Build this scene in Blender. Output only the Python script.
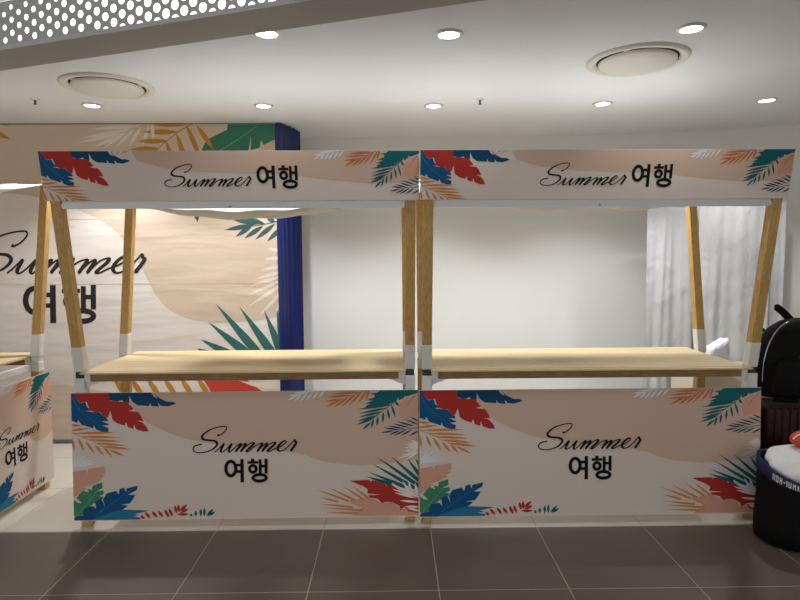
import bpy, bmesh, math, random
from mathutils import Vector, Matrix
from mathutils.geometry import tessellate_polygon
random.seed(7)
SC = bpy.context.scene
for o in list(bpy.data.objects): bpy.data.objects.remove(o)
COL = SC.collection

# ------------------------------------------------------------------ camera
CAMH, FPX, PITCH, YAW, ROLL = 1.5276, 572.4, 0.07627, 0.01153, -0.00526
fw = Vector((math.sin(YAW)*math.cos(PITCH), math.cos(YAW)*math.cos(PITCH), -math.sin(PITCH)))
rt = Vector((math.cos(YAW), -math.sin(YAW), 0)); up = rt.cross(fw)
r2 = rt*math.cos(ROLL)+up*math.sin(ROLL); u2 = up*math.cos(ROLL)-rt*math.sin(ROLL)
cd = bpy.data.cameras.new('camera'); cam = bpy.data.objects.new('camera', cd); COL.objects.link(cam)
cd.sensor_width = 36; cd.lens = 36*FPX/800; cd.clip_start = .02
M3 = Matrix((r2, u2, -fw)).transposed()
cam.matrix_world = Matrix.Translation((0, 0, CAMH)) @ M3.to_4x4()
SC.camera = cam

# ------------------------------------------------------------------ world, exposure
w = bpy.data.worlds.new('world'); SC.world = w; w.use_nodes = True
bg = w.node_tree.nodes['Background']; bg.inputs[0].default_value = (1.0, .975, .945, 1); bg.inputs[1].default_value = .80
SC.view_settings.view_transform = 'Standard'; SC.view_settings.look = 'None'
SC.view_settings.gamma = 1; SC.view_settings.exposure = 0.14; SC.view_settings.use_curve_mapping = False

LAMP_BACK, LAMP_FRONT = 90.0, 15.0      # watts of the downlights above the counters / in front of them
CEIL = 2.593

# ------------------------------------------------------------------ materials
def srgb(r, g, b):
    f = lambda c: ((c/255+.055)/1.055)**2.4 if c/255 > .04045 else c/255/12.92
    return (f(r), f(g), f(b), 1)
def newmat(name):
    m = bpy.data.materials.new(name); m.use_nodes = True
    nt = m.node_tree; return m, nt, nt.nodes['Principled BSDF']
def plain(name, col, rough=.6, metal=0, spec=.5, noise=0, scale=20, bump=0, bscale=60, trans=0):
    m, nt, p = newmat(name); p.inputs['Roughness'].default_value = rough; p.inputs['Metallic'].default_value = metal
    p.inputs['Specular IOR Level'].default_value = spec; p.inputs['Base Color'].default_value = col
    if noise or bump:
        tc = nt.nodes.new('ShaderNodeTexCoord')
        if noise:
            n = nt.nodes.new('ShaderNodeTexNoise'); n.inputs['Scale'].default_value = scale; n.inputs['Detail'].default_value = 6
            nt.links.new(tc.outputs['Object'], n.inputs['Vector'])
            mx = nt.nodes.new('ShaderNodeMix'); mx.data_type = 'RGBA'
            mx.inputs[6].default_value = tuple(c*(1-noise) for c in col[:3])+(1,)
            mx.inputs[7].default_value = tuple(min(1, c*(1+noise)) for c in col[:3])+(1,)
            nt.links.new(n.outputs['Fac'], mx.inputs[0]); nt.links.new(mx.outputs[2], p.inputs['Base Color'])
        if bump:
            n2 = nt.nodes.new('ShaderNodeTexNoise'); n2.inputs['Scale'].default_value = bscale; n2.inputs['Detail'].default_value = 5
            nt.links.new(tc.outputs['Object'], n2.inputs['Vector'])
            b = nt.nodes.new('ShaderNodeBump'); b.inputs['Strength'].default_value = bump; b.inputs['Distance'].default_value = .01
            nt.links.new(n2.outputs['Fac'], b.inputs['Height']); nt.links.new(b.outputs['Normal'], p.inputs['Normal'])
    return m
def emis(name, col, s):
    m, nt, p = newmat(name); p.inputs['Base Color'].default_value = col
    p.inputs['Emission Color'].default_value = col; p.inputs['Emission Strength'].default_value = s; return m
def wood(name, c1, c2, stretch, rough=.5, rings=18):
    m, nt, p = newmat(name); p.inputs['Roughness'].default_value = rough
    tc = nt.nodes.new('ShaderNodeTexCoord'); mp = nt.nodes.new('ShaderNodeMapping'); mp.inputs['Scale'].default_value = stretch
    nt.links.new(tc.outputs['Object'], mp.inputs['Vector'])
    n = nt.nodes.new('ShaderNodeTexNoise'); n.inputs['Scale'].default_value = rings; n.inputs['Detail'].default_value = 5; n.inputs['Distortion'].default_value = .6
    nt.links.new(mp.outputs['Vector'], n.inputs['Vector'])
    cr = nt.nodes.new('ShaderNodeValToRGB'); cr.color_ramp.elements[0].position = .32; cr.color_ramp.elements[1].position = .68
    cr.color_ramp.elements[0].color = c2; cr.color_ramp.elements[1].color = c1
    nt.links.new(n.outputs['Fac'], cr.inputs['Fac']); 
    v = nt.nodes.new('ShaderNodeTexVoronoi'); v.inputs['Scale'].default_value = 3.2        # knots
    mp2 = nt.nodes.new('ShaderNodeMapping'); mp2.inputs['Scale'].default_value = tuple(.35+.65*(s/max(stretch)) for s in stretch)
    nt.links.new(tc.outputs['Object'], mp2.inputs['Vector']); nt.links.new(mp2.outputs['Vector'], v.inputs['Vector'])
    k = nt.nodes.new('ShaderNodeValToRGB'); k.color_ramp.elements[0].position = .02; k.color_ramp.elements[1].position = .06
    k.color_ramp.elements[0].color = (.35, .25, .18, 1); k.color_ramp.elements[1].color = (1, 1, 1, 1)
    nt.links.new(v.outputs['Distance'], k.inputs['Fac'])
    mx = nt.nodes.new('ShaderNodeMix'); mx.data_type = 'RGBA'; mx.blend_type = 'MULTIPLY'; mx.inputs[0].default_value = 1
    nt.links.new(cr.outputs['Color'], mx.inputs[6]); nt.links.new(k.outputs['Color'], mx.inputs[7])
    nt.links.new(mx.outputs[2], p.inputs['Base Color']); return m
def fabric(name, col, bscale=(1.4, 1, 2.2), strength=.5, rough=.75, rot=.5, dist=.3):
    """cloth with soft diagonal wrinkles as fine relief"""
    m, nt, p = newmat(name); p.inputs['Base Color'].default_value = col; p.inputs['Roughness'].default_value = rough
    g = nt.nodes.new('ShaderNodeNewGeometry'); mp = nt.nodes.new('ShaderNodeMapping'); mp.inputs['Scale'].default_value = bscale
    mp.inputs['Rotation'].default_value = (0, rot, 0)
    nt.links.new(g.outputs['Position'], mp.inputs['Vector'])
    n = nt.nodes.new('ShaderNodeTexNoise'); n.inputs['Scale'].default_value = 2.4; n.inputs['Detail'].default_value = 2.5; n.inputs['Distortion'].default_value = dist
    nt.links.new(mp.outputs['Vector'], n.inputs['Vector'])
    b = nt.nodes.new('ShaderNodeBump'); b.inputs['Strength'].default_value = strength; b.inputs['Distance'].default_value = .06
    nt.links.new(n.outputs['Fac'], b.inputs['Height']); nt.links.new(b.outputs['Normal'], p.inputs['Normal']); return m

M = {}
M['wall'] = plain('wall_paint', srgb(228, 229, 226), .85, noise=.02, scale=3, bump=.03, bscale=25)
M['ceiling'] = plain('ceiling_paint', srgb(229, 231, 233), .9)
M['partition'] = plain('partition_paint', srgb(150, 145, 138), .8)
M['grout'] = plain('grout', srgb(172, 162, 148), .9, noise=.1)
M['dark_tile'] = plain('dark_tile', srgb(98, 88, 79), .42, noise=.10, scale=4, bump=.02, bscale=90)
M['pale_tile'] = plain('pale_tile', srgb(204, 198, 186), .40, noise=.08, scale=5)
M['steel'] = plain('steel_trim', srgb(205, 203, 198), .3, metal=.8)
M['alu'] = plain('aluminium', srgb(208, 209, 212), .35, metal=.35)
M['wood_v'] = wood('pine_post', srgb(206, 170, 104), srgb(182, 140, 74), (9, 9, .8))
M['wood_h'] = wood('pine_rail_shaded', srgb(162, 130, 84), srgb(128, 96, 56), (.8, 9, 9))  # pine with the shade under the table top put into its colour
M['wood_top'] = wood('pine_top', srgb(224, 203, 160), srgb(208, 184, 138), (.5, 7, 7), .45, 10)
M['white_paint'] = plain('white_paint', srgb(226, 226, 222), .5)
M['joint'] = plain('joint_steel', srgb(52, 58, 66), .5, metal=.3)
M['board'] = plain('printed_board', srgb(219, 207, 198), .6)
M['board_edge'] = plain('board_edge', srgb(225, 222, 218), .6)
M['canvas'] = fabric('canopy_cloth', srgb(238, 236, 230), (1, 1, 1), .3)
M['banner'] = fabric('banner_cloth', srgb(226, 218, 210), (.55, 1, 2.6), .28, rot=-.6)
M['curtain'] = fabric('curtain_cloth', srgb(206, 206, 208), (3.0, 3.0, 2.0), .38)
M['blue'] = plain('blue_vinyl', srgb(12, 31, 96), .35)
M['black'] = plain('black_plastic', srgb(18, 18, 19), .45)
M['black_fabric'] = plain('black_nylon', srgb(9, 9, 10), .7, spec=.2, bump=.25, bscale=180)
M['burgundy'] = plain('burgundy_shell', srgb(52, 14, 24), .3)
M['navy'] = plain('navy_band', srgb(20, 26, 74), .7)
M['towel'] = plain('towel', srgb(240, 240, 243), .95, bump=.5, bscale=110)
M['orange_bag'] = plain('orange_fabric', srgb(205, 80, 45), .6)
M['cream'] = plain('cream_laminate', srgb(214, 204, 182), .6)
M['vent'] = plain('diffuser_plastic', srgb(220, 216, 206), .5)
M['void'] = plain('dark_gap', srgb(58, 56, 52), .9)
M['beam'] = plain('beam_paint', srgb(166, 165, 160), .6)
M['perf'] = plain('perforated_steel', srgb(186, 192, 192), .5)
M['glow'] = emis('backlit_diffuser', (1, .97, .92, 1), 1.6)
M['lens'] = emis('lamp_lens', (1, .95, .87, 1), 9)
M['chrome'] = plain('chrome', srgb(190, 190, 190), .2, metal=1)
M['ink'] = plain('black_ink', srgb(9, 7, 7), .6, spec=.2)
INK = dict(red=(176, 48, 42), blue=(0, 82, 132), deepblue=(0, 68, 108), midblue=(34, 118, 156), teal=(4, 98, 106), green=(62, 134, 100),
           orange=(206, 138, 74), rust=(200, 118, 76), pink=(212, 160, 138), paleblue=(222, 226, 232), white=(236, 230, 226), navy=(0, 76, 104),
           tan=(206, 172, 146), peach=(208, 181, 162), rib=(60, 112, 160), brown=(150, 100, 78), greenrib=(120, 170, 140))
for k, c in INK.items(): M['i_'+k] = plain('ink_'+k, srgb(*c), .65, spec=.25)
BAN = dict(gold=(188, 132, 44), green=(46, 116, 92), teal=(42, 104, 100), slate=(52, 84, 86), white=(228, 216, 203), peach=(208, 188, 168), red=(196, 62, 50), ink=(26, 25, 26), rib=(130, 170, 145), sand=(214, 194, 176))
for k, c in BAN.items(): M['b_'+k] = fabric('banner_ink_'+k, srgb(*c), (.55, 1, 2.6), .28, rot=-.6)

# ------------------------------------------------------------------ mesh helpers
def link(name, me, mat=None, parent=None, loc=None, smooth=False):
    o = bpy.data.objects.new(name, me); COL.objects.link(o)
    if mat: 
        me.materials.clear(); me.materials.append(M[mat] if isinstance(mat, str) else mat)
    if parent: o.parent = parent
    if loc: o.location = loc
    if smooth: me.polygons.foreach_set('use_smooth', [True]*len(me.polygons))
    return o
def bm_obj(name, bm, mat, parent=None, loc=None, smooth=False):
    bmesh.ops.recalc_face_normals(bm, faces=bm.faces)
    me = bpy.data.meshes.new(name); bm.to_mesh(me); bm.free(); return link(name, me, mat, parent, loc, smooth)
def pd(name, v, f, mat, parent=None, loc=None, smooth=False):
    me = bpy.data.meshes.new(name); me.from_pydata([tuple(p) for p in v], [], f); me.update(); return link(name, me, mat, parent, loc, smooth)
def add_box(bm, x0, x1, y0, y1, z0, z1, bevel=0):
    vs = [bm.verts.new(p) for p in ((x0,y0,z0),(x1,y0,z0),(x1,y1,z0),(x0,y1,z0),(x0,y0,z1),(x1,y0,z1),(x1,y1,z1),(x0,y1,z1))]
    fs = [bm.faces.new([vs[i] for i in q]) for q in ((3,2,1,0),(4,5,6,7),(0,1,5,4),(1,2,6,5),(2,3,7,6),(3,0,4,7))]
    if bevel:
        es = list({e for f in fs for e in f.edges}); bmesh.ops.bevel(bm, geom=es, offset=bevel, segments=2, affect='EDGES')
def box(name, x0, x1, y0, y1, z0, z1, mat, parent=None, bevel=0, loc=None):
    bm = bmesh.new(); add_box(bm, x0, x1, y0, y1, z0, z1, bevel); return bm_obj(name, bm, mat, parent, loc)
def post(name, p0, p1, a, mat, parent=None, bevel=.003):
    """square post between two level cuts, leaning from p0 to p1"""
    bm = bmesh.new(); h = a/2
    vs = [bm.verts.new((p[0]+sx*h, p[1]+sy*h, p[2])) for p in (p0, p1) for sx, sy in ((-1,-1),(1,-1),(1,1),(-1,1))]
    for q in ((3,2,1,0),(4,5,6,7),(0,1,5,4),(1,2,6,5),(2,3,7,6),(3,0,4,7)): bm.faces.new([vs[i] for i in q])
    bmesh.ops.bevel(bm, geom=list(bm.edges), offset=bevel, segments=1, affect='EDGES')
    return bm_obj(name, bm, mat, parent)
def add_tube(bm, pts, r, n=10, cap=True):
    pts = [Vector(p) for p in pts]; rs = r if isinstance(r, (list, tuple)) else [r]*len(pts); rings = []
    for i, p in enumerate(pts):
        t = (pts[min(i+1, len(pts)-1)]-pts[max(i-1, 0)]).normalized()
        a = t.cross(Vector((0, 0, 1))); a = a.normalized() if a.length > 1e-3 else Vector((1, 0, 0)); b = t.cross(a)
        rings.append([bm.verts.new(p+(a*math.cos(2*math.pi*k/n)+b*math.sin(2*math.pi*k/n))*rs[i]) for k in range(n)])
    for i in range(len(rings)-1):
        for k in range(n): bm.faces.new((rings[i][k], rings[i][(k+1)%n], rings[i+1][(k+1)%n], rings[i+1][k]))
    if cap: bm.faces.new(rings[0]); bm.faces.new(rings[-1])
def tube(name, pts, r, mat, parent=None, n=10, smooth=True):
    bm = bmesh.new(); add_tube(bm, pts, r, n); return bm_obj(name, bm, mat, parent, smooth=smooth)
def lathe(name, prof, mat, parent=None, loc=None, n=48, smooth=True):
    bm = bmesh.new(); rings = []
    for r, z in prof:
        if r < 1e-6: rings.append([bm.verts.new((0, 0, z))]*n)
        else: rings.append([bm.verts.new((r*math.cos(2*math.pi*k/n), r*math.sin(2*math.pi*k/n), z)) for k in range(n)])
    for a, b in zip(rings, rings[1:]):
        for k in range(n):
            q = []
            for v in (a[k], a[(k+1)%n], b[(k+1)%n], b[k]):
                if v not in q: q.append(v)
            if len(q) > 2: bm.faces.new(q)
    return bm_obj(name, bm, mat, parent, loc, smooth)
def spline(pts, sub=8):
    out = []; P = [Vector(p) for p in pts]
    for i in range(len(P)-1):
        a, b, c, d = P[max(i-1, 0)], P[i], P[i+1], P[min(i+2, len(P)-1)]
        for s in range(sub):
            t = s/sub; out.append(.5*((2*b)+(c-a)*t+(2*a-5*b+4*c-d)*t*t+(3*b-a-3*c+d)*t**3))
    out.append(P[-1]); return out
def empty(name, loc=(0, 0, 0), rz=0):
    o = bpy.data.objects.new(name, None); COL.objects.link(o); o.location = loc; o.rotation_euler = (0, 0, rz); o.empty_display_size = .1; return o
def tag(o, label, cat, group=None):
    o['label'] = label; o['category'] = cat
    if group: o['group'] = group
    return o
def struct(o, label=None):
    o['kind'] = 'structure'
    if label: o['label'] = label
    return o
def copy_tree(o, parent=None):
    c = o.copy(); COL.objects.link(c); c.parent = parent
    for ch in list(o.children): copy_tree(ch, c)
    return c

# ------------------------------------------------------------------ floor: tiles set in grout
TX0, TY0, T = .2006, 3.1118, .6
floor = struct(box('floor', -6, 6, -3.6, 6.2, -.08, -.0006, 'grout'), 'tiled floor, dark tiles in front and pale tiles behind')
def tile_mesh(name, mat):
    bm = bmesh.new(); g = .0024; add_box(bm, g, T-g, g, T-g, -.02, 0, 0)
    es = [e for e in bm.edges if all(abs(v.co.z) < 1e-6 for v in e.verts)]
    bmesh.ops.bevel(bm, geom=es, offset=.0005, segments=1, affect='EDGES'); bmesh.ops.recalc_face_normals(bm, faces=bm.faces)
    me = bpy.data.meshes.new(name); bm.to_mesh(me); bm.free(); me.materials.append(M[mat]); return me
tmd, tmp_ = tile_mesh('dark_tile', 'dark_tile'), tile_mesh('pale_tile', 'pale_tile')
for i in range(-8, 8):
    for j in range(-8, 5):
        me, nm = (tmp_, 'pale_floor_tile') if j >= 0 else (tmd, 'dark_floor_tile')
        t = bpy.data.objects.new(nm, me); COL.objects.link(t); t.parent = floor
        t.location = (TX0+i*T, TY0+j*T+(.012 if j >= 0 else 0), 0)
strip = box('edge_strip', TX0-8*T, TX0+8*T, TY0+.001, TY0+.011, -.01, .0015, 'steel', floor)

# ------------------------------------------------------------------ ceiling and walls
struct(box('ceiling', -6, 6, -1.2, 6.2, CEIL, CEIL+.12, 'ceiling'), 'flat white plaster ceiling with recessed lights')
# back wall: straight, then curving gently towards the viewer on the right
path = [(-1.6, 5.21), (.6, 5.21), (1.2, 5.195), (1.837, 5.15), (2.26, 5.095), (2.657, 5.01), (3.022, 4.9), (3.35, 4.77), (3.75, 4.55), (4.15, 4.2), (4.4, 3.8), (4.55, 3.3), (4.6, 2.4), (4.6, .8), (4.6, -.8)]  # last points are out of view, added to cut ambient light from the right
sp = spline([(x, y, 0) for x, y in path], 6)
v, f = [], []
for i, p in enumerate(sp):
    t = (sp[min(i+1, len(sp)-1)]-sp[max(i-1, 0)]).normalized(); nrm = Vector((-t.y, t.x, 0))
    q = p+nrm*.12
    v += [(p.x, p.y, -.02), (p.x, p.y, CEIL+.05), (q.x, q.y, CEIL+.05), (q.x, q.y, -.02)]
n = len(sp)
for i in range(n-1):
    for k in range(4): f.append((4*i+k, 4*i+(k+1)%4, 4*i+4+(k+1)%4, 4*i+4+k))
f += [(0, 1, 2, 3), (4*n-1, 4*n-2, 4*n-3, 4*n-4)]
struct(pd('wall_back', v, f, 'wall'), 'white plaster back wall curving forward at its right end')
struct(box('wall_left', -5.4, -.955, 4.668, 4.74, -.02, CEIL+.02, 'partition'), 'partition wall behind the big banner')

# ------------------------------------------------------------------ flat printed artwork
def art_mesh(name, polys, clip=None):
    """polys: list of 2D outlines (u right, v down, metres) -> flat mesh in the XZ plane facing -Y"""
    v, f = [], []
    for P in polys:
        b = len(v); v += [(p[0], -4e-6*len(f), -p[1]) for p in P]
        if len(P) == 4 or len(P) == 3: f.append(tuple(range(b, b+len(P))))
        else:
            for t in tessellate_polygon([[Vector((p[0], p[1], 0)) for p in P]]): f.append(tuple(b+i for i in t))
    bm = bmesh.new(); me = bpy.data.meshes.new(name); me.from_pydata(v, [], f); bm.from_mesh(me)
    if clip:
        u0, u1, v0, v1 = clip
        for co, no in (((u0,0,0),(-1,0,0)), ((u1,0,0),(1,0,0)), ((0,0,-v0),(0,0,1)), ((0,0,-v1),(0,0,-1))):
            bmesh.ops.bisect_plane(bm, geom=bm.verts[:]+bm.edges[:]+bm.faces[:], plane_co=co, plane_no=no, clear_outer=True)
    for fc in bm.faces:
        fc.normal_update()
        if fc.normal.y > 0: fc.normal_flip()
    bm.to_mesh(me); bm.free(); return me
def ribbon(pts, ws):
    P = [Vector((p[0], p[1])) for p in pts]; L, R = [], []
    for i, p in enumerate(P):
        t = P[min(i+1, len(P)-1)]-P[max(i-1, 0)]
        t = t.normalized() if t.length > 1e-9 else Vector((1, 0)); nn = Vector((-t.y, t.x))*ws[i]/2
        L.append(p+nn); R.append(p-nn)
    return [[L[i], L[i+1], R[i+1], R[i]] for i in range(len(P)-1)]
def lens(a, b, w, fat=.45, n=6):
    """pointed leaflet from base a to tip b"""
    a, b = Vector(a), Vector(b); ts = [i/n for i in range(n+1)]
    return ribbon([a.lerp(b, t) for t in ts], [w*max(.12, math.sin(math.pi*min(1, t**(math.log(.5)/math.log(fat)))))*(1 if t < 1 else .05) for t in ts])
def spike(tip, base, w): 
    a, b = Vector(base), Vector(tip); ts = [0, .15, .35, .6, .85, 1]
    return ribbon([a.lerp(b, t) for t in ts], [w*k for k in (1, 1.05, 1, .68, .28, .02)])
def line2(pts, w0, w1): 
    s = [(p.x, p.y) for p in spline([(p[0], p[1], 0) for p in pts], 5)]
    return ribbon(s, [w0+(w1-w0)*i/(len(s)-1) for i in range(len(s))])
def zm(ox, oy, s):
    return lambda p: (ox+p[0]/s, oy+p[1]/s)
A, B, C_, D_ = zm(415, 385, 8), zm(415, 445, 8), zm(510, 445, 8), zm(670, 380, 8)
E_ = zm(315+345.5, 445-2.5, 7.27)
def poly(tr, pts): return [[tr(p) for p in pts]]
def frond(tr, leaflets, w, rib=None, rw=1.0, fat=.45):
    out = []
    for a, b in leaflets: out += lens(tr(a), tr(b), w, fat)
    if rib: out += line2([tr(p) for p in rib], rw, rw*.4)
    return out
S_ART = []   # (name, anchor 'L'/'R', in header too, ink, polygons in panel pixels)
def art(name, anc, hdr, ink, polys): S_ART.append((name, anc, hdr, ink, polys))
art('printed_wave', 'C', False, 'peach', [[(466,380),(474,398),(480,405),(495,420.5),(515,430),(535,437.5),(560,442),(600,446.5),(630,450),(650,454),(662,459),(675,462.5),(705,465.5),(735,464),(775,458),(775,380)]])
art('printed_fern', 'L', True, 'tan', frond(A, [((900,20),(800,60)),((860,20),(770,75)),((800,20),(730,80)),((740,20),(690,70))], 1.6))
art('printed_leaf', 'L', True, 'deepblue', poly(A, [(270,20),(330,55),(345,95),(395,108),(440,95),(450,118),(495,122),(498,60),(520,110),(560,138),(655,145),(655,118),(670,145),(730,152),(722,120),(745,145),(800,150),(868,128),(840,112),(790,110),(740,85),(690,45),(725,85),(690,70),(660,20)]))
art('printed_leaf', 'L', True, 'blue', poly(A, [(20,20),(65,30),(80,85),(110,118),(150,108),(165,150),(200,178),(150,180),(215,190),(262,192),(290,225),(318,242),(328,265),(275,262),(328,285),(330,295),(280,298),(328,318),(325,358),(300,358),(230,330),(212,295),(210,322),(150,300),(115,290),(90,250),(85,275),(20,250)]))
art('printed_leaf', 'L', True, 'red', poly(A, [(50,20),(330,20),(335,60),(345,98),(360,102),(480,112),(532,170),(490,182),(562,192),(585,220),(607,268),(555,262),(600,280),(630,315),(645,350),(600,350),(545,330),(530,290),(525,328),(480,312),(468,272),(455,300),(400,282),(360,255),(345,180),(325,235),(300,238),(262,187),(235,195),(185,175),(160,105),(110,115),(75,80)]))
art('printed_leaf_rib', 'L', True, 'rib', line2([A((38,50)), A((110,175)), A((300,335))], .9, .2))
art('printed_frond', 'L', True, 'orange', frond(A, [((20,290),(130,300)),((20,335),(190,318)),((60,358),(395,355)),((100,385),(412,395)),((160,410),(428,428)),((220,438),(462,462)),((270,465),(505,492)),((330,492),(452,548)),
    ((35,390),(55,500)),((88,398),(132,503)),((145,420),(214,525)),((215,450),(290,542)),((285,472),(352,552)),((20,440),(25,500))], 2.6, [(20,345),(200,425),(330,490)], .9))
art('printed_fern', 'L', False, 'paleblue', frond(B, [((20,140),t) for t in ((60,25),(110,35),(155,45),(200,65),(235,85),(250,108),(225,128),(150,140))], 2.0))
art('printed_leaf', 'L', False, 'pink', poly(B, [(20,190),(140,172),(150,200),(160,165),(290,145),(295,200),(260,207),(293,215),(270,235),(205,238),(265,243),(245,265),(165,300),(110,312),(60,305),(150,318),(80,370),(20,410)]))
art('printed_leaf', 'L', False, 'midblue', poly(B, [(20,580),(60,545),(200,555),(330,515),(420,498),(640,508),(590,520),(520,535),(560,545),(500,552),(570,565),(560,580)]))
art('printed_leaf', 'L', False, 'green', poly(B, [(20,400),(75,440),(105,440),(60,400),(85,370),(115,340),(160,355),(148,325),(185,335),(190,300),(265,275),(270,320),(220,350),(275,340),(280,370),(240,385),(275,392),(270,410),(190,450),(130,500),(100,540),(20,545)]))
art('printed_leaf_rib', 'L', False, 'greenrib', line2([B((60,540)), B((150,440)), B((240,320))], .8, .2))
art('printed_leaf', 'L', False, 'blue', poly(B, [(40,580),(50,545),(110,540),(110,520),(130,480),(190,465),(215,490),(208,430),(255,405),(285,470),(270,415),(300,365),(375,345),(395,375),(405,330),(440,320),(455,355),(460,325),(550,305),(540,340),(470,378),(528,380),(505,420),(480,450),(410,458),(470,465),(430,495),(330,520),(200,565),(180,580)]))
art('printed_leaf_rib', 'L', False, 'rib', line2([B((210,545)), B((350,440)), B((520,325))], .8, .2))
art('printed_sprig', 'L', False, 'red', [q for s in ([lens(B(a), B(b), 3.0, .5) for a, b in (((600,575),(565,548)),((645,572),(600,520)),((700,568),(655,512)),((745,565),(705,510)),((795,562),(755,503)))] +
    [lens(C_(a), C_(b), 3.0, .5) for a, b in (((25,565),(2,500)),((60,560),(32,492)),((95,535),(78,468)),((112,525),(108,460)),((118,515),(178,462)),((122,528),(188,498)),((95,542),(190,542)))]) for q in s])
art('printed_sprig', 'L', False, 'teal', [q for a, b in (((216,562),(202,538)),((247,562),(244,515)),((285,562),(286,498)),((314,562),(315,488)),((330,558),(388,500)),((342,558),(402,524))) for q in lens(C_(a), C_(b), 2.6, .5)])
art('printed_fern', 'R', True, 'paleblue', frond(D_, [((-40,80),(-100,150)),((-85,88),(-150,158)),((-130,95),(-190,160)),((-175,105),(-235,158)),((-215,115),(-285,148)),((10,72),(-50,140)),((-20,72),(-130,68)),((-80,80),(-190,78)),((-130,92),(-240,92)),((-180,105),(-285,115))], 2.2, [(40,65),(-100,88),(-250,128)], .7))
art('printed_frond', 'R', True, 'rust', frond(D_, [((350,72),(265,188)),((310,82),(192,203)),((255,108),(132,212)),((200,130),(78,212)),((130,152),(5,212)),((340,72),(58,78)),((290,92),(45,104)),((225,115),(15,130)),((165,145),(0,162)),((370,60),(330,165))], 2.3, [(380,60),(250,108),(60,190)], 1))
art('printed_leaf', 'R', True, 'teal', poly(D_, [(765,60),(765,95),(740,105),(660,130),(650,120),(640,140),(600,160),(595,135),(575,165),(500,200),(420,220),(320,228),(345,195),(375,185),(325,185),(390,160),(340,155),(410,130),(400,110),(365,105),(430,95),(470,60)]))
art('printed_leaf', 'R', True, 'pink', poly(D_, [(765,105),(765,280),(690,290),(620,310),(600,270),(605,190),(640,160)]))
art('printed_leaf_rib', 'R', True, 'brown', line2([D_((735,125)), D_((690,165)), D_((655,225))], .7, .2))
art('printed_frond', 'R', True, 'teal', frond(D_, [((540,195),(272,228)),((505,220),(280,264)),((472,248),(273,294)),((435,278),(264,326)),((405,300),(260,352)),((375,335),(308,392)),
    ((570,165),(602,208)),((540,192),(574,300)),((508,225),(526,315)),((477,255),(470,342)),((432,288),(424,366)),((397,308),(378,382))], 2.4, [(590,150),(520,205),(380,310)], .9))
art('printed_frond', 'R', True, 'navy', frond(D_, [((765,330),(688,294)),((765,360),(643,311)),((725,370),(578,329)),((685,382),(548,347)),((645,392),(508,364)),((600,398),(468,378)),((560,405),(453,421)),((765,405),(678,450)),((705,398),(612,447)),((655,400),(556,447)),((605,405),(517,439))], 1.7, [(765,380),(600,403)], .8))
art('printed_fern', 'R', False, 'white', frond(D_, [((770,520),t) for t in ((690,480),(660,500),(645,520),(640,545),(650,570),(670,595),(700,610))], 2.0) + frond(E_, [((760,75),t) for t in ((640,60),(620,95),(600,120),(640,140))], 1.8))
art('printed_leaf', 'R', False, 'pink', poly(E_, [(240,425),(400,405),(490,450),(560,440),(620,490),(760,500),(760,540),(270,540),(340,480),(270,450)]))
art('printed_frond', 'R', False, 'orange', [q for tip, base in (((15,343),(245,430)),((30,398),(170,435)),((30,447),(275,475)),((55,476),(345,500)),((65,512),(310,520)),((100,328),(290,424)),((200,316),(350,418)),((262,309),(390,412))) for q in spike(E_(tip), E_(base), 2.0)])
art('printed_frond', 'R', False, 'teal', [q for tip, base in (((445,102),(760,325)),((555,103),(775,300)),((672,115),(775,260)),((735,125),(775,180)),((413,152),(730,340)),((388,215),(655,330)),((372,248),(560,310))) for q in spike(E_(tip), E_(base), 3.4)])
art('printed_leaf', 'R', False, 'red', poly(E_, [(250,278),(400,275),(405,290),(415,278),(500,285),(520,320),(540,300),(580,330),(620,360),(720,400),(770,420),(770,530),(680,510),(655,480),(630,490),(625,512),(615,470),(560,440),(510,440),(490,450),(455,415),(400,405),(385,390),(480,385),(380,375),(385,345),(345,318),(320,310)]))
art('printed_frond', 'R', False, 'white', frond(E_, [((750,402),(558,345)),((745,388),(570,318)),((735,412),(578,372)),((760,445),(615,430)),((765,480),(650,475)),((765,512),(665,485)),((692,372),(636,282)),((705,365),(678,282)),((748,392),(728,298))], 2.4, [(560,300),(680,370),(765,420)], .9))

PW, PH = 1.95, .728
PS = PW/345.0                                        # metres per traced pixel
pan_uv = lambda p: ((p[0]-419.5)*PS, (p[1]-389.5)*PS)
# --- lettering: Summer as a pointed-pen script, the two Hangul syllables from bold strokes
SUM = [[(224,152),(236,155),(262,140),(284,115),(284,98),(265,95),(220,102),(168,121),(130,150),(122,169),(136,183),(172,188),(206,193),(221,208),(214,228),(185,252),(140,268),(95,270),(66,258),(62,240),(80,222),(122,213)],
       [(204,268),(230,246),(266,211),(252,240),(244,260),(254,268),(280,250),(318,212),(304,240),(297,260),(306,268),(330,248),(352,226),(380,212),(362,240),(344,267),(372,238),(398,216),(412,214),(396,240),(378,267),(408,236),(436,214),(464,206),(458,222),(424,254),(416,266),(432,264),(462,238),(492,218),(522,212),(505,240),(487,267),(514,238),(540,216),(553,214),(538,240),(520,267),(550,236),(576,214),(606,206),(600,222),(566,252),(556,265),(572,265),(605,248),(640,236),(668,218),(681,203),(672,196),(645,212),(626,236),(624,256),(640,266),(668,256),(700,228),(726,200),(736,190),(741,203),(748,208),(734,232),(716,256),(714,267)]]
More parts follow.
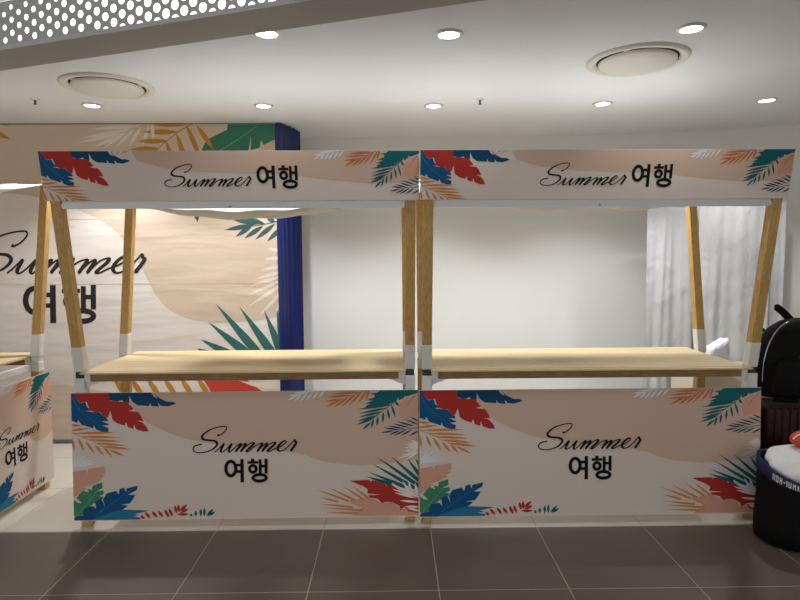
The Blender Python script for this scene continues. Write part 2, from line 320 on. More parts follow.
def script(strokes, thin=7.2, thick=15.5, sub=7):
    out = []
    for si, st in enumerate(strokes):
        P = spline([(x, y, 0) for x, y in st], sub); ws = []
        for i in range(len(P)):
            t = P[min(i+1, len(P)-1)]-P[max(i-1, 0)]; t = t.normalized() if t.length > 1e-6 else Vector((1, 0, 0))
            if si == 0: k = max(0, t.y*.9+.35*t.x+.1) if i < len(P)*.9 else .15
            else: k = max(0, t.y)
            ws.append(thin+(thick-thin)*min(1, k*1.15))
        for _ in range(3): ws = [(ws[max(i-1, 0)]+ws[i]+ws[min(i+1, len(ws)-1)])/3 for i in range(len(ws))]
        ws[0] = thin*.8; ws[-1] = thin*.5
        out += ribbon([(p.x, p.y) for p in P], ws)
    return out
def ellipse(cx, cy, rx, ry, w, n=28):
    w += 3.5
    pts = [(cx+rx*math.cos(2*math.pi*i/n), cy+ry*math.sin(2*math.pi*i/n)) for i in range(n+1)]
    out = []
    for i in range(n):
        q = []
        for j, s in ((i, 1), (i+1, 1), (i+1, -1), (i, -1)):
            a = 2*math.pi*j/n; q.append((cx+(rx+s*w/2)*math.cos(a), cy+(ry+s*w/2)*math.sin(a)))
        out.append(q)
    return out
def bar(x0, y0, x1, y1):
    x0, y0, x1, y1 = x0-1.5, y0-1.5, x1+1.5, y1+1.5
    return [[(x0, y0), (x1, y0), (x1, y1), (x0, y1)]]
HANGUL = (ellipse(309, 380, 33, 49, 19) + bar(374, 318, 394, 473) + bar(340, 349, 376, 365) + bar(340, 393, 376, 409) +
          bar(445, 316, 465, 332) + bar(421, 333, 490, 348) + ellipse(456, 384, 22, 23, 17) + bar(496, 322, 513, 414) + bar(535, 317, 553, 416) + bar(512, 358, 537, 374) + ellipse(500, 445, 44, 22, 19))
SUMMER = script(SUM)
TXT = zm(530, 410, 6.6667)
mapP = lambda polys, fn: [[fn((p[0], p[1])) for p in P] for P in polys]

def board(name, w, h, parent, mat='board'):
    """thin rigid board, local origin at its top-left front corner, front facing -Y"""
    return box(name, 0, w, 0, .006, -h, 0, mat, parent, .0012)
def put_art(parent, name, me, ink, k):
    return link(name, me, ink, parent, (0, -.0004-.00005*k, 0))
def front_panel(parent):
    p = board('front_panel', PW, PH, parent); e = .0015
    for k, (nm, anc, hdr, ink, polys) in enumerate(S_ART):
        put_art(p, nm, art_mesh(nm, mapP(polys, pan_uv), (e, PW-e, e, PH-e)), 'i_'+ink, k)
    k += 1
    put_art(p, 'script_lettering', art_mesh('script_lettering', mapP(SUMMER, lambda q: pan_uv(TXT(q)))), 'ink', k)
    put_art(p, 'hangul_lettering', art_mesh('hangul_lettering', mapP(HANGUL, lambda q: pan_uv(TXT(q)))), 'ink', k)
    return p
SW = .66
def side_panel(parent):
    """the narrow end board: same artwork squeezed in from both ends"""
    p = board('side_panel', SW, PH, parent); e = .0015; k = 0
    for nm, anc, hdr, ink, polys in S_ART:
        if (anc == 'R' and not hdr) or (anc == 'L' and hdr): continue
        k += 1
        fn = {'L': lambda q: ((q[0]-419.5)*PS*.7, (q[1]-389.5)*PS), 'R': lambda q: (SW-(764-q[0])*PS*.7, (q[1]-389.5)*PS), 'C': lambda q: ((q[0]-440)*PS*.36, (q[1]-389.5)*PS)}[anc]
        put_art(p, nm, art_mesh(nm, mapP(polys, fn), (e, SW-e, e, PH-e)), 'i_'+ink, k)
    k += 1; s1 = .40/690; s2 = .207/290
    put_art(p, 'script_lettering', art_mesh('script_lettering', mapP(SUMMER, lambda q: (.12+(q[0]-60)*s1, .255+(q[1]-95)*s1))), 'ink', k)
    put_art(p, 'hangul_lettering', art_mesh('hangul_lettering', mapP(HANGUL, lambda q: (.187+(q[0]-265)*s2, .388+(q[1]-318)*s2))), 'ink', k)
    return p
HH = .254
def header(parent):
    p = board('header_board', PW, HH, parent); e = .0015; sc = PS*.79; k = 0
    wave = [(.46, -.02), (.50, .05), (.62, .085), (.80, .105), (1.05, .115), (1.30, .125), (1.5, .15), (1.7, .165), (1.97, .16), (1.97, -.02)]
    put_art(p, 'printed_wave', art_mesh('printed_wave', [wave], (e, PW-e, e, HH-e)), 'i_peach', 0)
    for nm, anc, hdr, ink, polys in S_ART:
        if not hdr: continue
        k += 1
        fn = (lambda q: ((q[0]-419.5)*sc, (q[1]-389.5)*sc)) if anc == 'L' else (lambda q: (PW-(764-q[0])*.0042, (q[1]-389.5)*.0048))
        put_art(p, nm, art_mesh(nm, mapP(polys, fn), (e, PW-e, e, HH-e)), 'i_'+ink, k)
    k += 1; s1 = .448/690; s2 = .2136/290
    put_art(p, 'script_lettering', art_mesh('script_lettering', mapP(SUMMER, lambda q: (.628+(q[0]-60)*s1, .068+(q[1]-95)*s1))), 'ink', k)
    put_art(p, 'hangul_lettering', art_mesh('hangul_lettering', mapP(HANGUL, lambda q: (1.105+(q[0]-265)*s2, .076+(q[1]-318)*s2))), 'ink', k)
    return p

# ------------------------------------------------------------------ market stall
TOPZ = .893
fy = lambda z: .062-.165*(z-.88)          # centre line of the forward-leaning front posts
by = lambda z: .590+.180*(z-.88)          # centre line of the backward-leaning rear posts
LX, PA = .93, .054
def canopy(parent, sag, seed, wave):
    rnd = random.Random(seed); nx, ny = 48, 20; v, f = [], []
    y0, y1 = fy(1.86)+.03, by(1.95)
    ph = [rnd.random()*6 for _ in range(4)]
    for j in range(ny+1):
        t = j/ny
        for i in range(nx+1):
            s = -1+2*i/nx; x = s*.955
            z = 1.865+.16*t - sag*(1-s*s)**1.2*math.sin(math.pi*min(1, .15+t*.85))**.8 + wave*math.sin(9*s+ph[0])*math.sin(math.pi*t)*.5 + .004*math.sin(21*s+7*t+ph[1])
            v.append((x, y0+(y1-y0)*t, z))
    for j in range(ny):
        for i in range(nx):
            a = j*(nx+1)+i; f.append((a, a+1, a+nx+2, a+nx+1))
    o = pd('canopy', v, f, 'canvas', parent, smooth=True)
    m = o.modifiers.new('thickness', 'SOLIDIFY'); m.thickness = .002; return o
def stall(side=False, sag=.10, seed=1, wave=.006):
    r = empty('market_stall')
    for sx in (-1, 1):
        x = sx*LX
        for k, yf in (('f', fy), ('b', by)):
            zt = 2.04 if k == 'f' else 2.045
            p = post('upper_post', (x, yf(.886), .886), (x, yf(zt), zt), PA, 'wood_v', r)
            post('white_sleeve', (x, yf(.888), .888), (x, yf(1.03), 1.03), PA+.003, 'white_paint', p, .002)
            ly = .030+PA/2 if k == 'f' else .590
            post('joint_block', (x, ly+.004, .850), (x, yf(.886), .886), PA-.006, 'joint' if k == 'f' else 'white_paint', r, .002)
            l = post('leg', (x, ly, 0), (x, ly, .850), PA, 'wood_v', r)
            post('white_sleeve', (x, ly, .68 if k == 'f' else .79), (x, ly, .851), PA+.003, 'white_paint', l, .002)
            ys = ly+.004
            box('corner_bracket', min(sx*.902, sx*.868), max(sx*.902, sx*.868), ys-.030, ys+.014, .832, .879, 'white_paint', r, .002)
            box('cross_rail', -.866, .866, ys-.026, ys-.002, .832, .8795, 'wood_h', r, .002) if sx == 1 else None
        box('side_rail', min(sx*.915, sx*.893), max(sx*.915, sx*.893), .07, .56, .80, .84, 'white_paint', r, .002)
        g = post('gusset', (sx*.80, .05, .838), (sx*.80, .05, .8415), .02, 'white_paint', r, .0005)
        bm = bmesh.new(); y0, y1 = .045, .055
        tri = [(sx*.90, .832), (sx*.81, .832), (sx*.90, .795)]
        a = [bm.verts.new((px, y0, pz)) for px, pz in tri]; b = [bm.verts.new((px, y1, pz)) for px, pz in tri]
        bm.faces.new(a); bm.faces.new(b[::-1])
        for q in range(3): bm.faces.new((a[q], a[(q+1)%3], b[(q+1)%3], b[q]))
        bpy.data.objects.remove(g); bm_obj('gusset', bm, 'white_paint', r)
    t = box('table_top', -.900, .900, .022, .715, .880, TOPZ, 'wood_top', r, .002)
    box('front_lip', -.905, .905, -.014, .0215, .882, TOPZ-.0015, 'wood_top', t, .002)
    p = front_panel(r); p.location = (-PW/2, .018, .772); p.rotation_euler = (math.radians(-2.4), 0, 0)
    if side:
        q = side_panel(r); q.location = (LX+PA/2+.010, -.004, .772); q.rotation_euler = (0, 0, math.pi/2)
    h = header(r); ang = math.atan(.165); zt = 2.073
    h.location = (-PW/2, fy(zt)-PA/2-.0105, zt); h.rotation_euler = (ang, 0, 0)
    bm = bmesh.new()
    yr = fy(1.80)-.008
    add_box(bm, -.900, .900, yr-.018, yr+.012, 1.786, 1.814, .003); add_box(bm, -.900, .900, yr-.022, yr-.0185, 1.797, 1.803, .001)
    add_box(bm, -.900, .900, yr-.012, yr+.008, 1.8145, 1.832, .002)
    hr = bm_obj('header_rail', bm, 'alu', r)
    lathe('rail_bolt', [(0, 0), (.007, 0), (.007, .01), (0, .01)], 'chrome', hr, (-.02, yr-.02, 1.79), 12)
    canopy(r, sag, seed, wave)
    return r
sA = stall(sag=.172, seed=1); sA.location = (-.838, 3.172, 0); sA.rotation_euler.z = math.radians(.45)
tag(sA, 'wooden market stall with printed boards in front of the big banner', 'stall', 'wooden market stalls with Summer boards')
sB = stall(sag=.125, seed=3, wave=.05); sB.location = (1.1175, 3.168, 0); sB.rotation_euler.z = math.radians(.15)
tag(sB, 'wooden market stall with printed boards beside the suitcase and white curtain', 'stall', 'wooden market stalls with Summer boards')
sC = stall(side=True, sag=.20, seed=5); sC.location = (-2.298-(LX+PA/2+.016), 3.150, 0)
tag(sC, 'wooden market stall cut off by the left edge, printed side board showing', 'stall', 'wooden market stalls with Summer boards')

# ------------------------------------------------------------------ big fabric banner
BY = 4.662
bx = lambda p: (8.02297e-3*p[0]-3.18338e-4*p[1]-3.07782, -(-4.4941e-5*p[0]-8.03959e-3*p[1]+3.594555))   # traced layout -> metres (u, v down from floor level)
BX0, BX1, BZ0, BZ1 = -4.55, -.918, .035, CEIL-.012
ban = empty('banner', (0, BY, 0)); tag(ban, 'huge cloth banner with leaves and Summer lettering behind the left stall', 'banner')
box('cloth', BX0, BX1, -.004, .003, BZ0+.01, BZ1, 'banner', ban)
clipB = (BX0, BX1, -BZ1, -BZ0-.01)
def bart(name, ink, polys, k): link(name, art_mesh(name, mapP(polys, bx), clipB), 'b_'+ink, ban, (0, -.0046-.00012*k, 0))
Z1, G, H7 = zm(0, 0, 4), zm(190, 200, 6.6667), zm(190, 270, 4.615)
bart('printed_wave', 'peach', [[(-200,100),(300,100)]+[(p.x, p.y) for p in spline([(300,312,0),(281,316,0),(230,322,0),(185,317,0),(158,298,0),(138,262,0),(110,226,0),(62,204,0),(0,192,0),(-200,186,0)], 6)]], 0)
bart('printed_wave', 'sand', [[(-200,395),(60,385),(150,400),(220,420),(300,425),(300,520),(-200,520)]], 0)
bart('printed_frond', 'white', frond(lambda p: p, [((152,122),(110,122)),((145,124),(98,125)),((138,127),(88,130)),((130,130),(80,139)),((122,134),(78,143)),((148,126),(142,146)),((140,128),(128,147)),((133,130),(116,147)),((126,132),(104,148)),((120,136),(94,147)),((151,124),(152,140))], 3.7, [(155,121),(85,141)], 1.2), 1)
bart('printed_frond', 'gold', frond(Z1, [((745,500),(590,500)),((705,530),(565,530)),((665,565),(545,566)),((630,595),(515,598)),((590,622),(480,632)),((550,655),(440,668)),((740,505),(800,640)),((700,535),(750,680)),((660,565),(700,700)),((620,595),(650,730)),((780,505),(850,600))], 5.2, [(810,480),(700,535),(480,720)], 1.6), 2)
bart('printed_leaf', 'green', [[Z1(p) for p in [(700+90,650),(800,600),(820,560),(860,540),(900,520),(905,470),(1160,470),(1160,540),(1085,560),(1045,580),(1035,560),(1030,590),(995,600),(995,545),(985,605),(950,640),(900,655)]]], 3)
bart('printed_leaf_rib', 'rib', line2([Z1((800,640)), Z1((910,580)), Z1((1020,505))], 1, .3), 4)
bart('printed_frond', 'slate', frond(G, [((440,155),(240,105)),((490,150),(352,110)),((560,135),(498,105)),((410,160),(298,237)),((480,165),(356,248)),((560,150),(428,257)),((620,165),(508,268)),((420,158),(225,192))], 5.0, [(650,115),(480,155),(300,180)], 1.4), 5)
for a, b in [((284,250),(266,247)),((284,256),(264,258)),((284,264),(260,269)),((284,270),(254,278)),((284,274),(249,285)),((284,278),(246,295)),((284,282),(248,306)),((284,288),(260,315)),((284,294),(276,313))]: bart('printed_leaflet', 'white', lens(a, b, 3.6), 6)
bart('printed_frond', 'teal', [q for tip, base in (((117,150),(335,405)),((229,166),(400,405)),((344,183),(445,420)),((84,237),(290,405)),((50,319),(220,410)),((36,362),(120,410))) for q in spike(H7(tip), H7(base), 8.5)], 7)
bart('printed_leaflet', 'teal', spike(H7((404,183)), H7((440,330)), 8.5), 7)
bart('printed_leaf', 'red', [[H7(p) for p in [(60,505),(160,490),(260,505),(330,560),(420,600),(420,700),(200,680),(120,600)]]], 8)
bart('printed_frond', 'white', frond(H7, [((400,560),(230,515)),((405,555),(270,500)),((410,560),(350,480)),((415,570),(390,480))], 4, None), 9)
for i in range(6): bart('printed_leaflet', 'gold', lens((112+i*17, 378), (128+i*17, 402), 5.5), 8)
for a, b in (((0,498),(70,496)),((-40,520),(50,562)),((-80,540),(0,600))): bart('printed_leaflet', 'gold', lens(Z1(a), Z1(b), 5.2), 2)
for a, b in (((30,60),(45,138)),((120,60),(140,110)),((640,230),(576,278))): bart('printed_leaflet', 'slate', lens(G(a), G(b), 5), 5)
bm = 2.5
bt = lambda q: (58+(TXT(q)[0]-591.3)*1.69, 230+(TXT(q)[1]-424.2)*1.62)
bart('script_capital', 'ink', mapP(script(SUM[:1]), bt), 10)
bart('script_lettering', 'ink', mapP(script([SUM[0][:2], SUM[1]])[7:], bt), 10)
bart('hangul_lettering', 'ink', mapP(HANGUL, bt), 10)
for py in (219.5, 284):
    a, b = bx((-180, py)), bx((281 if py > 250 else 120, py))
    box('fold_crease', a[0], min(b[0], BX1), -.0064, -.0060, -a[1]-.0025, -a[1]+.0025, 'b_white', ban)
tube('hem_bar', [(BX0, 0, BZ0), (BX1, 0, BZ0)], .014, 'partition', ban)

# ------------------------------------------------------------------ blue folding partition edge
pts = spline([(-.91, 4.645, 0), (-.885, 4.70, 0), (-.848, 4.80, 0), (-.825, 4.90, 0), (-.812, 4.97, 0)], 14)
v, f = [], []; n = len(pts)
for i, p in enumerate(pts):
    t = (pts[min(i+1, n-1)]-pts[max(i-1, 0)]).normalized(); nn = Vector((t.y, -t.x, 0)); k = p+nn*.030*(1-abs(2*((i/10.0) % 1)-1))
    top = CEIL-.006
    q = p-nn*.03
    v += [(k.x, k.y, .0), (k.x, k.y, top), (q.x, q.y, top), (q.x, q.y, 0)]
for i in range(n-1):
    for k in range(4): f.append((4*i+k, 4*i+4+k, 4*i+4+(k+1)%4, 4*i+(k+1)%4))
f += [(3, 2, 1, 0), (4*n-4, 4*n-3, 4*n-2, 4*n-1)]
fd = empty('folding_partition'); tag(fd, 'dark blue pleated folding partition at the right edge of the banner', 'partition')
pd('pleated_panel', v, f, 'blue', fd)
box('end_post', -.917, -.897, 4.636, 4.66, 0, CEIL-.006, 'blue', fd, .003)
for z in (.5, 1.25, 1.75, 2.35): box('hinge_clip', -.901, -.890, 4.640, 4.652, z, z+.05, 'black', fd, .002)

# ------------------------------------------------------------------ curtain on a black stand
stn = empty('curtain_stand', (2.55, 4.72, 0)); tag(stn, 'black steel stand carrying the white curtain', 'stand')
tube('top_bar', [(-.50, 0, 1.935), (.62, 0, 1.935)], .011, 'black', stn)
for sx in (-.44, .475):
    tube('upright', [(sx, 0, .02), (sx, 0, 1.935)], .011, 'black', stn)
    tube('foot', [(sx, -.12, .015), (sx, .2, .015)], .013, 'black', stn)
def curtain(name, x0, x1, y0, y1, ztop, zbot, folds, amp, seed, label):
    rnd = random.Random(seed); nx, nz = 110, 40; v, f = [], []
    ph = rnd.random()*6
    for j in range(nz+1):
        t = j/nz; z = ztop+(zbot-ztop)*t
        for i in range(nx+1):
            s = i/nx; a = amp*(.55+.45*t)
            d = a*(math.sin(2*math.pi*folds*s+ph+.5*math.sin(5*s+2*t))+.4*math.sin(2*math.pi*folds*2.3*s+1.3*ph+t))
            droop = -.012*abs(math.sin(math.pi*folds*s)) if t < .05 else 0
            v.append((x0+(x1-x0)*s+.012*math.sin(3*t+7*s), y0+(y1-y0)*s+d, z+droop*(1-t/.05)))
    for j in range(nz):
        for i in range(nx):
            a = j*(nx+1)+i; f.append((a, a+nx+1, a+nx+2, a+1))
    o = pd(name, v, f, 'curtain', None, smooth=True); m = o.modifiers.new('thickness', 'SOLIDIFY'); m.thickness = .0015
    return tag(o, label, 'curtain', 'white curtain panels at the back wall')
curtain('curtain', 2.062, 2.50, 4.66, 4.68, 1.925, .03, 2.2, .016, 2, 'grey-white curtain panel hanging left of the rear wooden post')
curtain('curtain', 2.44, 2.995, 4.565, 4.545, 1.955, .03, 2.4, .013, 4, 'bright white wrinkled curtain panel between the right-hand stall posts')

curtain('curtain', 3.035, 3.125, 4.60, 4.57, 1.955, .03, 1.2, .015, 6, 'narrow white curtain strip right of the right-hand stall post')

# ------------------------------------------------------------------ cream cabinet and white bundle behind the stall
cb = empty('storage_cabinet', (2.62, 4.33, 0)); tag(cb, 'low cream cabinet standing behind the right stall counter', 'cabinet')
box('body', -.40, .40, -.17, .17, .04, .655, 'cream', cb, .004); box('top', -.41, .41, -.18, .175, .6555, .673, 'cream', cb, .003); box('plinth', -.38, .38, -.15, .15, 0, .0395, 'void', cb)
for sx in (-1, 1):
    d = box('door', min(sx*.004, sx*.395), max(sx*.004, sx*.395), -.186, -.1705, .05, .648, 'cream', cb, .003)
    tube('handle', [(sx*.03, -.196, .40), (sx*.03, -.196, .50)], .005, 'chrome', d)
bm = bmesh.new(); bmesh.ops.create_cube(bm, size=1)
bmesh.ops.subdivide_edges(bm, edges=bm.edges[:], cuts=5, use_grid_fill=True)
for q in bm.verts:
    x, y, z = q.co; k = 1-.22*(z+.5)
    q.co = Vector((x*.165*k+.02*z, y*.13*k, (z*.205+.16*(x-.2)*(z+.5)*.5)*(1 if z > 0 else 1)))+Vector((math.sin(23*y+9*z), math.sin(17*x+11*z), math.sin(19*x+5*y)))*.006
wb = bm_obj('cloth_bundle', bm, 'towel', None, (2.395, 4.20, .673+.109), smooth=True)
tag(wb, 'small white cloth bundle peeking up behind the right counter corner', 'bundle')

# ------------------------------------------------------------------ luggage on the right
sc_ = empty('suitcase', (2.40, 3.42, 0), math.radians(-4)); tag(sc_, 'burgundy ribbed hard-shell suitcase standing beside the right stall', 'suitcase')
bm = bmesh.new(); add_box(bm, -.21, .21, -.13, .13, .05, .645, .035); bm_obj('shell', bm, 'burgundy', sc_, smooth=False)
for i in range(9):
    x = -.172+i*.043; bm = bmesh.new(); add_box(bm, x-.012, x+.012, -.139, -.128, .10, .625, .005); bm_obj('rib', bm, 'burgundy', sc_)
box('zip_seam', -.213, .213, -.008, .008, .052, .648, 'black', sc_, .003)
for sx in (-.16, .16):
    for sy in (-.09, .09):
        wl = lathe('wheel', [(0, -.012), (.022, -.012), (.025, -.006), (.025, .006), (.022, .012), (0, .012)], 'black', sc_, (sx, sy, .025), 16); wl.rotation_euler = (math.pi/2, 0, 0)
        box('wheel_fork', sx-.015, sx+.015, sy-.016, sy+.016, .03, .056, 'black', sc_, .003)
tube('top_handle', spline([(-.07, 0, .640), (-.06, 0, .655), (.06, 0, .655), (.07, 0, .640)], 5), .008, 'black', sc_)

bp = empty('backpack', (2.405, 3.41, .668), math.radians(-8)); tag(bp, 'black nylon backpack resting on top of the burgundy suitcase', 'backpack')
def blob(name, prof, mat, parent, yoff=0, n=28, ex=3.2):
    """stacked super-ellipse rings: prof = (z, half width, half depth, x shift)"""
    bm = bmesh.new(); rings = []
    for z, a, b, sx in prof:
        rg = []
        for k in range(n):
            t = 2*math.pi*k/n; c, s = math.cos(t), math.sin(t)
            rg.append(bm.verts.new((sx+a*math.copysign(abs(c)**(2/ex), c), yoff+b*math.copysign(abs(s)**(2/ex), s), z)))
        rings.append(rg)
    for p, q in zip(rings, rings[1:]):
        for k in range(n): bm.faces.new((p[k], p[(k+1)%n], q[(k+1)%n], q[k]))
    bm.faces.new(rings[0]); bm.faces.new(rings[-1]); return bm_obj(name, bm, mat, parent, smooth=True)
blob('body', [(0, .17, .08, 0), (.02, .205, .105, 0), (.12, .212, .115, 0), (.25, .205, .115, .005), (.34, .185, .105, .015), (.41, .150, .085, .03), (.455, .105, .060, .045), (.475, .05, .03, .05)], 'black_fabric', bp)
blob('front_pocket', [(.03, .13, .03, 0), (.05, .15, .045, 0), (.15, .152, .05, 0), (.22, .145, .045, .005), (.255, .11, .03, .01)], 'black_fabric', bp, -.105)
tube('zipper', spline([(-.19, -.085, .10), (-.188, -.088, .22), (-.16, -.085, .335), (-.105, -.07, .42), (-.04, -.05, .46)], 6), .0035, 'chrome', bp, 6)
tube('haul_loop', spline([(-.01, .02, .462), (-.045, .02, .500), (-.082, .02, .532), (-.072, .02, .545), (-.03, .02, .512), (.01, .02, .468)], 6), .0125, 'black_fabric', bp, 8)
tube('shoulder_strap', spline([(-.14, .03, .40), (-.215, .01, .36), (-.255, -.02, .30), (-.258, -.02, .15), (-.245, -.02, .02), (-.225, 0, .05)], 6), .011, 'black_fabric', bp, 8)
bk = box('strap_buckle', -.262, -.238, -.045, -.02, .29, .325, 'black', bp, .004)

tb = empty('tote_bag', (2.240, 2.945, 0)); tag(tb, 'big black tote bag with a navy lettered rim on the floor', 'bag')
prof = [(0, .262, .155, 0), (.012, .285, .172, 0), (.10, .284, .178, 0), (.22, .272, .18, 0), (.32, .275, .178, 0), (.37, .272, .172, 0)]
def shell(name, prof, thick, mat, parent, zf=None, n=64, ex=2.6, bottom=True):
    bm = bmesh.new(); rings = []
    inner = [(z+(.01 if i == 0 else 0), a-thick, b-thick, s) for i, (z, a, b, s) in enumerate(prof)][::-1]
    for z, a, b, sx in prof+inner:
        rg = []
        for k in range(n):
            t = 2*math.pi*k/n; c, s = math.cos(t), math.sin(t)
            x, y = sx+a*math.copysign(abs(c)**(2/ex), c), b*math.copysign(abs(s)**(2/ex), s)
            rg.append(bm.verts.new((x, y, z+(zf(x, y, z) if zf else 0))))
        rings.append(rg)
    for p, q in zip(rings, rings[1:]):
        for k in range(n): bm.faces.new((p[k], p[(k+1)%n], q[(k+1)%n], q[k]))
    if bottom: bm.faces.new(rings[0]); bm.faces.new(rings[-1])
    else:
        for k in range(n): bm.faces.new((rings[-1][k], rings[-1][(k+1)%n], rings[0][(k+1)%n], rings[0][k]))
    return bm_obj(name, bm, mat, parent, smooth=True)
rim = lambda x, y, z: (z/.37)**3*(.05*(y/.17) - .045*x/.27 + .006*math.sin(16*x+5*y))
shell('body', prof, .006, 'black_fabric', tb, rim)
rb = shell('rim_band', [(.325, .279, .182, 0), (.345, .279, .181, 0), (.374, .277, .178, 0)], .012, 'navy', tb, rim, bottom=False)
# white lettering marks woven into the rim band
def rim_pt(t, z, off=.0012):
    c, s = math.cos(t), math.sin(t); a, b = .279+off, .1815+off
    x, y = a*math.copysign(abs(c)**(2/2.6), c), b*math.copysign(abs(s)**(2/2.6), s); return (x, y, z+rim(x, y, z))
u = math.radians(196)
for g in 'II0H-IUNI0H-IIMII0H':
    wd = {'I': .035, '-': .06}.get(g, .085); z0, z1 = .335, .364; v, f = [], []
    def mark(u0, u1, a0, a1):
        b = len(v); v.extend([rim_pt(u0, a0), rim_pt(u1, a0), rim_pt(u1, a1), rim_pt(u0, a1)]); f.append((b, b+1, b+2, b+3))
    if g == 'I': mark(u, u+.022, z0, z1)
    elif g == '-': mark(u, u+.045, .347, .353)
    else:
        mark(u, u+.02, z0, z1); mark(u+.045, u+.065, z0, z1)
        if g in '0U': mark(u, u+.065, z0, z0+.006)
        if g == '0': mark(u, u+.065, z1-.006, z1)
        if g == 'H': mark(u, u+.065, .347, .353)
        if g in 'NM': mark(u, u+.065, z1-.014, z1-.006)
    pd('rim_letter', v, f, 'white_paint', rb); u += wd+.012
# towel in the bag
bm = bmesh.new(); bmesh.ops.create_icosphere(bm, subdivisions=5, radius=1)
for q in bm.verts:
    x, y, z = q.co
    k = 1+.025*math.sin(9*x+3*y)+.02*math.sin(13*y-4*x+5*z)
    q.co = Vector((x*.258*k, y*.155*k, z*.085*k+.05*y-.04*x))
tw = bm_obj('towel', bm, 'towel', None, (2.243, 2.945, .380), smooth=True); tag(tw, 'fluffy white towel stuffed into the black tote bag', 'towel')
bm = bmesh.new(); bmesh.ops.create_uvsphere(bm, u_segments=28, v_segments=14, radius=1)
for q in bm.verts: q.co = Vector((q.co.x*.085, q.co.y*.05, q.co.z*.045*(1+.1*math.sin(20*q.co.x))))
po = bm_obj('pouch', bm, 'orange_bag', None, (2.232, 3.01, .528), smooth=True); tag(po, 'orange pouch lying on the white towel in the tote', 'pouch')
tube('pouch_piping', spline([(-.083, -.015, .005), (-.05, -.02, .032), (0, -.022, .042), (.05, -.02, .032), (.083, -.015, .005)], 5), .004, 'towel', po, 6)

# ------------------------------------------------------------------ ceiling fittings
def downlight(x, y, power, label, grp):
    e = empty('downlight', (x, y, CEIL)); tag(e, label, 'ceiling light', grp)
    lathe('trim_ring', [(.050, -.001), (.052, -.010), (.060, -.010), (.068, -.004), (.068, .0), (.05, .0)], 'alu', e, None, 40)
    lathe('lens', [(0, -.005), (.0495, -.005), (.0495, -.001), (0, -.001)], 'lens', e, None, 32)
    ld = bpy.data.lights.new('downlight_beam', 'SPOT'); ld.energy = power; ld.color = (.98, .99, 1.0); ld.spot_size = math.radians(112); ld.spot_blend = .6; ld.shadow_soft_size = .05
    lo = bpy.data.objects.new('downlight_beam', ld); COL.objects.link(lo); lo.parent = e; lo.location = (0, 0, -.02)
names_b = ['second-row round downlight at far left near the round vent', 'second-row downlight above the green banner leaf', 'second-row downlight above the seam of the two stalls', 'second-row downlight right of center near the big round vent', 'second-row downlight at the far right above the curtain']
for (x, y, k), lb in zip([(-2.098, 4.117, 1), (-.907, 4.14, .9), (.294, 4.15, 1), (1.479, 4.10, 1), (2.589, 4.02, .55)], names_b): downlight(x, y, LAMP_BACK*k, lb, 'round ceiling downlights')
for (x, y), lb in zip([(-.595, 2.826), (.275, 2.84), (1.41, 2.77)], ['front downlight partly hidden by the grey ceiling beam', 'front downlight near the middle of the ceiling', 'front downlight beside the right round vent']): downlight(x, y, LAMP_FRONT, lb, 'round ceiling downlights')
for x, y, r, lb in ((-1.766, 3.671, .272, 'left round ceiling air diffuser beneath the perforated beam'), (1.342, 3.21, .266, 'right round ceiling air diffuser above the right stall')):
    e = empty('air_diffuser', (x, y, CEIL)); tag(e, lb, 'vent', 'round ceiling air diffusers')
    lathe('flange', [(r, 0), (r, -.006), (r*.94, -.016), (r*.86, -.014), (r*.80, -.004), (r*.80, 0)], 'vent', e, None, 64)
    lathe('air_gap', [(r*.80, -.0015), (r*.60, -.0015)], 'void', e, None, 64)
    lathe('dish', [(r*.76, -.010), (r*.755, -.018), (r*.70, -.026), (r*.40, -.036), (0, -.040)], 'vent', e, None, 64)
    for k in range(3):
        a = k*2.09+.4; box('bracket', -.012, .012, r*.62, r*.82, -.012, -.003, 'vent', e).rotation_euler = (0, 0, a)
for x, y, lb in ((-2.397, 3.961, 'small ceiling sprinkler at the far left'), (.598, 3.984, 'small ceiling sprinkler near the middle')):
    e = empty('sprinkler', (x, y, CEIL)); tag(e, lb, 'sprinkler', 'ceiling sprinklers')
    lathe('escutcheon', [(0, 0), (.028, 0), (.026, -.005), (.012, -.009), (0, -.009)], 'white_paint', e, None, 24)
    lathe('head', [(0, -.009), (.007, -.009), (.007, -.022), (.004, -.030), (.013, -.033), (.013, -.036), (0, -.036)], 'black', e, None, 16)

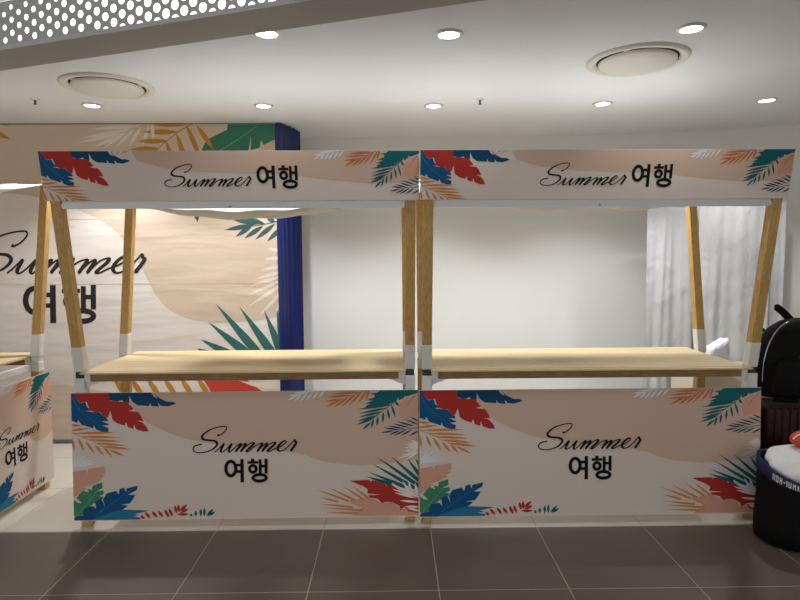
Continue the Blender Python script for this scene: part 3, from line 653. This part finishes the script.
# ------------------------------------------------------------------ perforated ceiling beam (upper left)
ba = math.atan2(-.3249, .9457)
bmE = empty('ceiling_beam', (-1.646, 2.496, 2.40), ba); tag(bmE, 'grey ceiling beam with a backlit perforated metal face', 'beam')
U0, U1, FH = -1.3, 3.2, CEIL-2.40-.002
bm = bmesh.new(); add_box(bm, U0, U1, .002, .197, 0, .016); add_box(bm, U0, U1, .180, .197, .016, FH); bm_obj('housing', bm, 'beam', bmE)
box('edge_strip', U0, U1, -.010, .0015, -.002, .012, 'alu', bmE, .002)
pu, pv = .0816, .0521; cw = pu/2; v, f = [], []; NS = 16; rd = random.Random(3)
c0 = round((U0-.035)/cw); c1 = round((U1-.035)/cw); zmin, zmax = .012, FH
for c in range(c0, c1):
    u = .035+c*cw; off = .0345+(pv/2 if c % 2 else 0); j = -2
    edges = [zmin]
    zc = [off+k*pv for k in range(-1, 5)]
    zc = [z for z in zc if (zmin+.003 if u < .5 else zmin-.005) < z < zmax-.012]
    for z in zc[1:]: edges.append(z-pv/2)
    edges.append(zmax)
    for z, e0, e1 in zip(zc, edges, edges[1:]):
        rad = .0085+.0082*max(0, min(1, (u+.25)/1.1))-.002*max(0, (z-.06)/.13)*max(0, 1-u/.6)
        zc_ = z
        lo, hi = e0, e1
        b = len(v); cx0, cx1 = u-cw/2, u+cw/2
        for k in range(NS):
            a = 2*math.pi*(k+.5)/NS; ca, sa = math.cos(a), math.sin(a)
            x, zz = u+rad*ca, max(lo+.0005, min(hi-.0005, zc_+rad*1.08*sa))
            tx = (cw/2)/abs(ca); tz = (hi-zc_)/sa if sa > 0 else ((zc_-lo)/-sa if zc_ > lo else 9); t = min(tx, tz)
            ox, oz = u+ca*t, zc_+sa*t
            oz = max(lo, min(hi, oz))
            v.append((x, 0, zz)); v.append((ox, 0, oz))
        for k in range(NS):
            k2 = (k+1) % NS; f.append((b+2*k, b+2*k2, b+2*k2+1, b+2*k+1))
        for xx, zz, k in ((cx1, hi, None), (cx0, hi, None), (cx0, lo, None), (cx1, lo, None)):   # corners
            best = sorted(range(NS), key=lambda q: (v[b+2*q+1][0]-xx)**2+(v[b+2*q+1][2]-zz)**2)[:2]
            ci = len(v); v.append((xx, 0, zz)); q0, q1 = best
            f.append((b+2*q0+1, b+2*q1+1, ci))
me_ = pd('perforated_panel', v, f, 'perf', bmE)
box('light_panel', U0, U1, .05, .056, .018, FH-.002, 'glow', bmE)
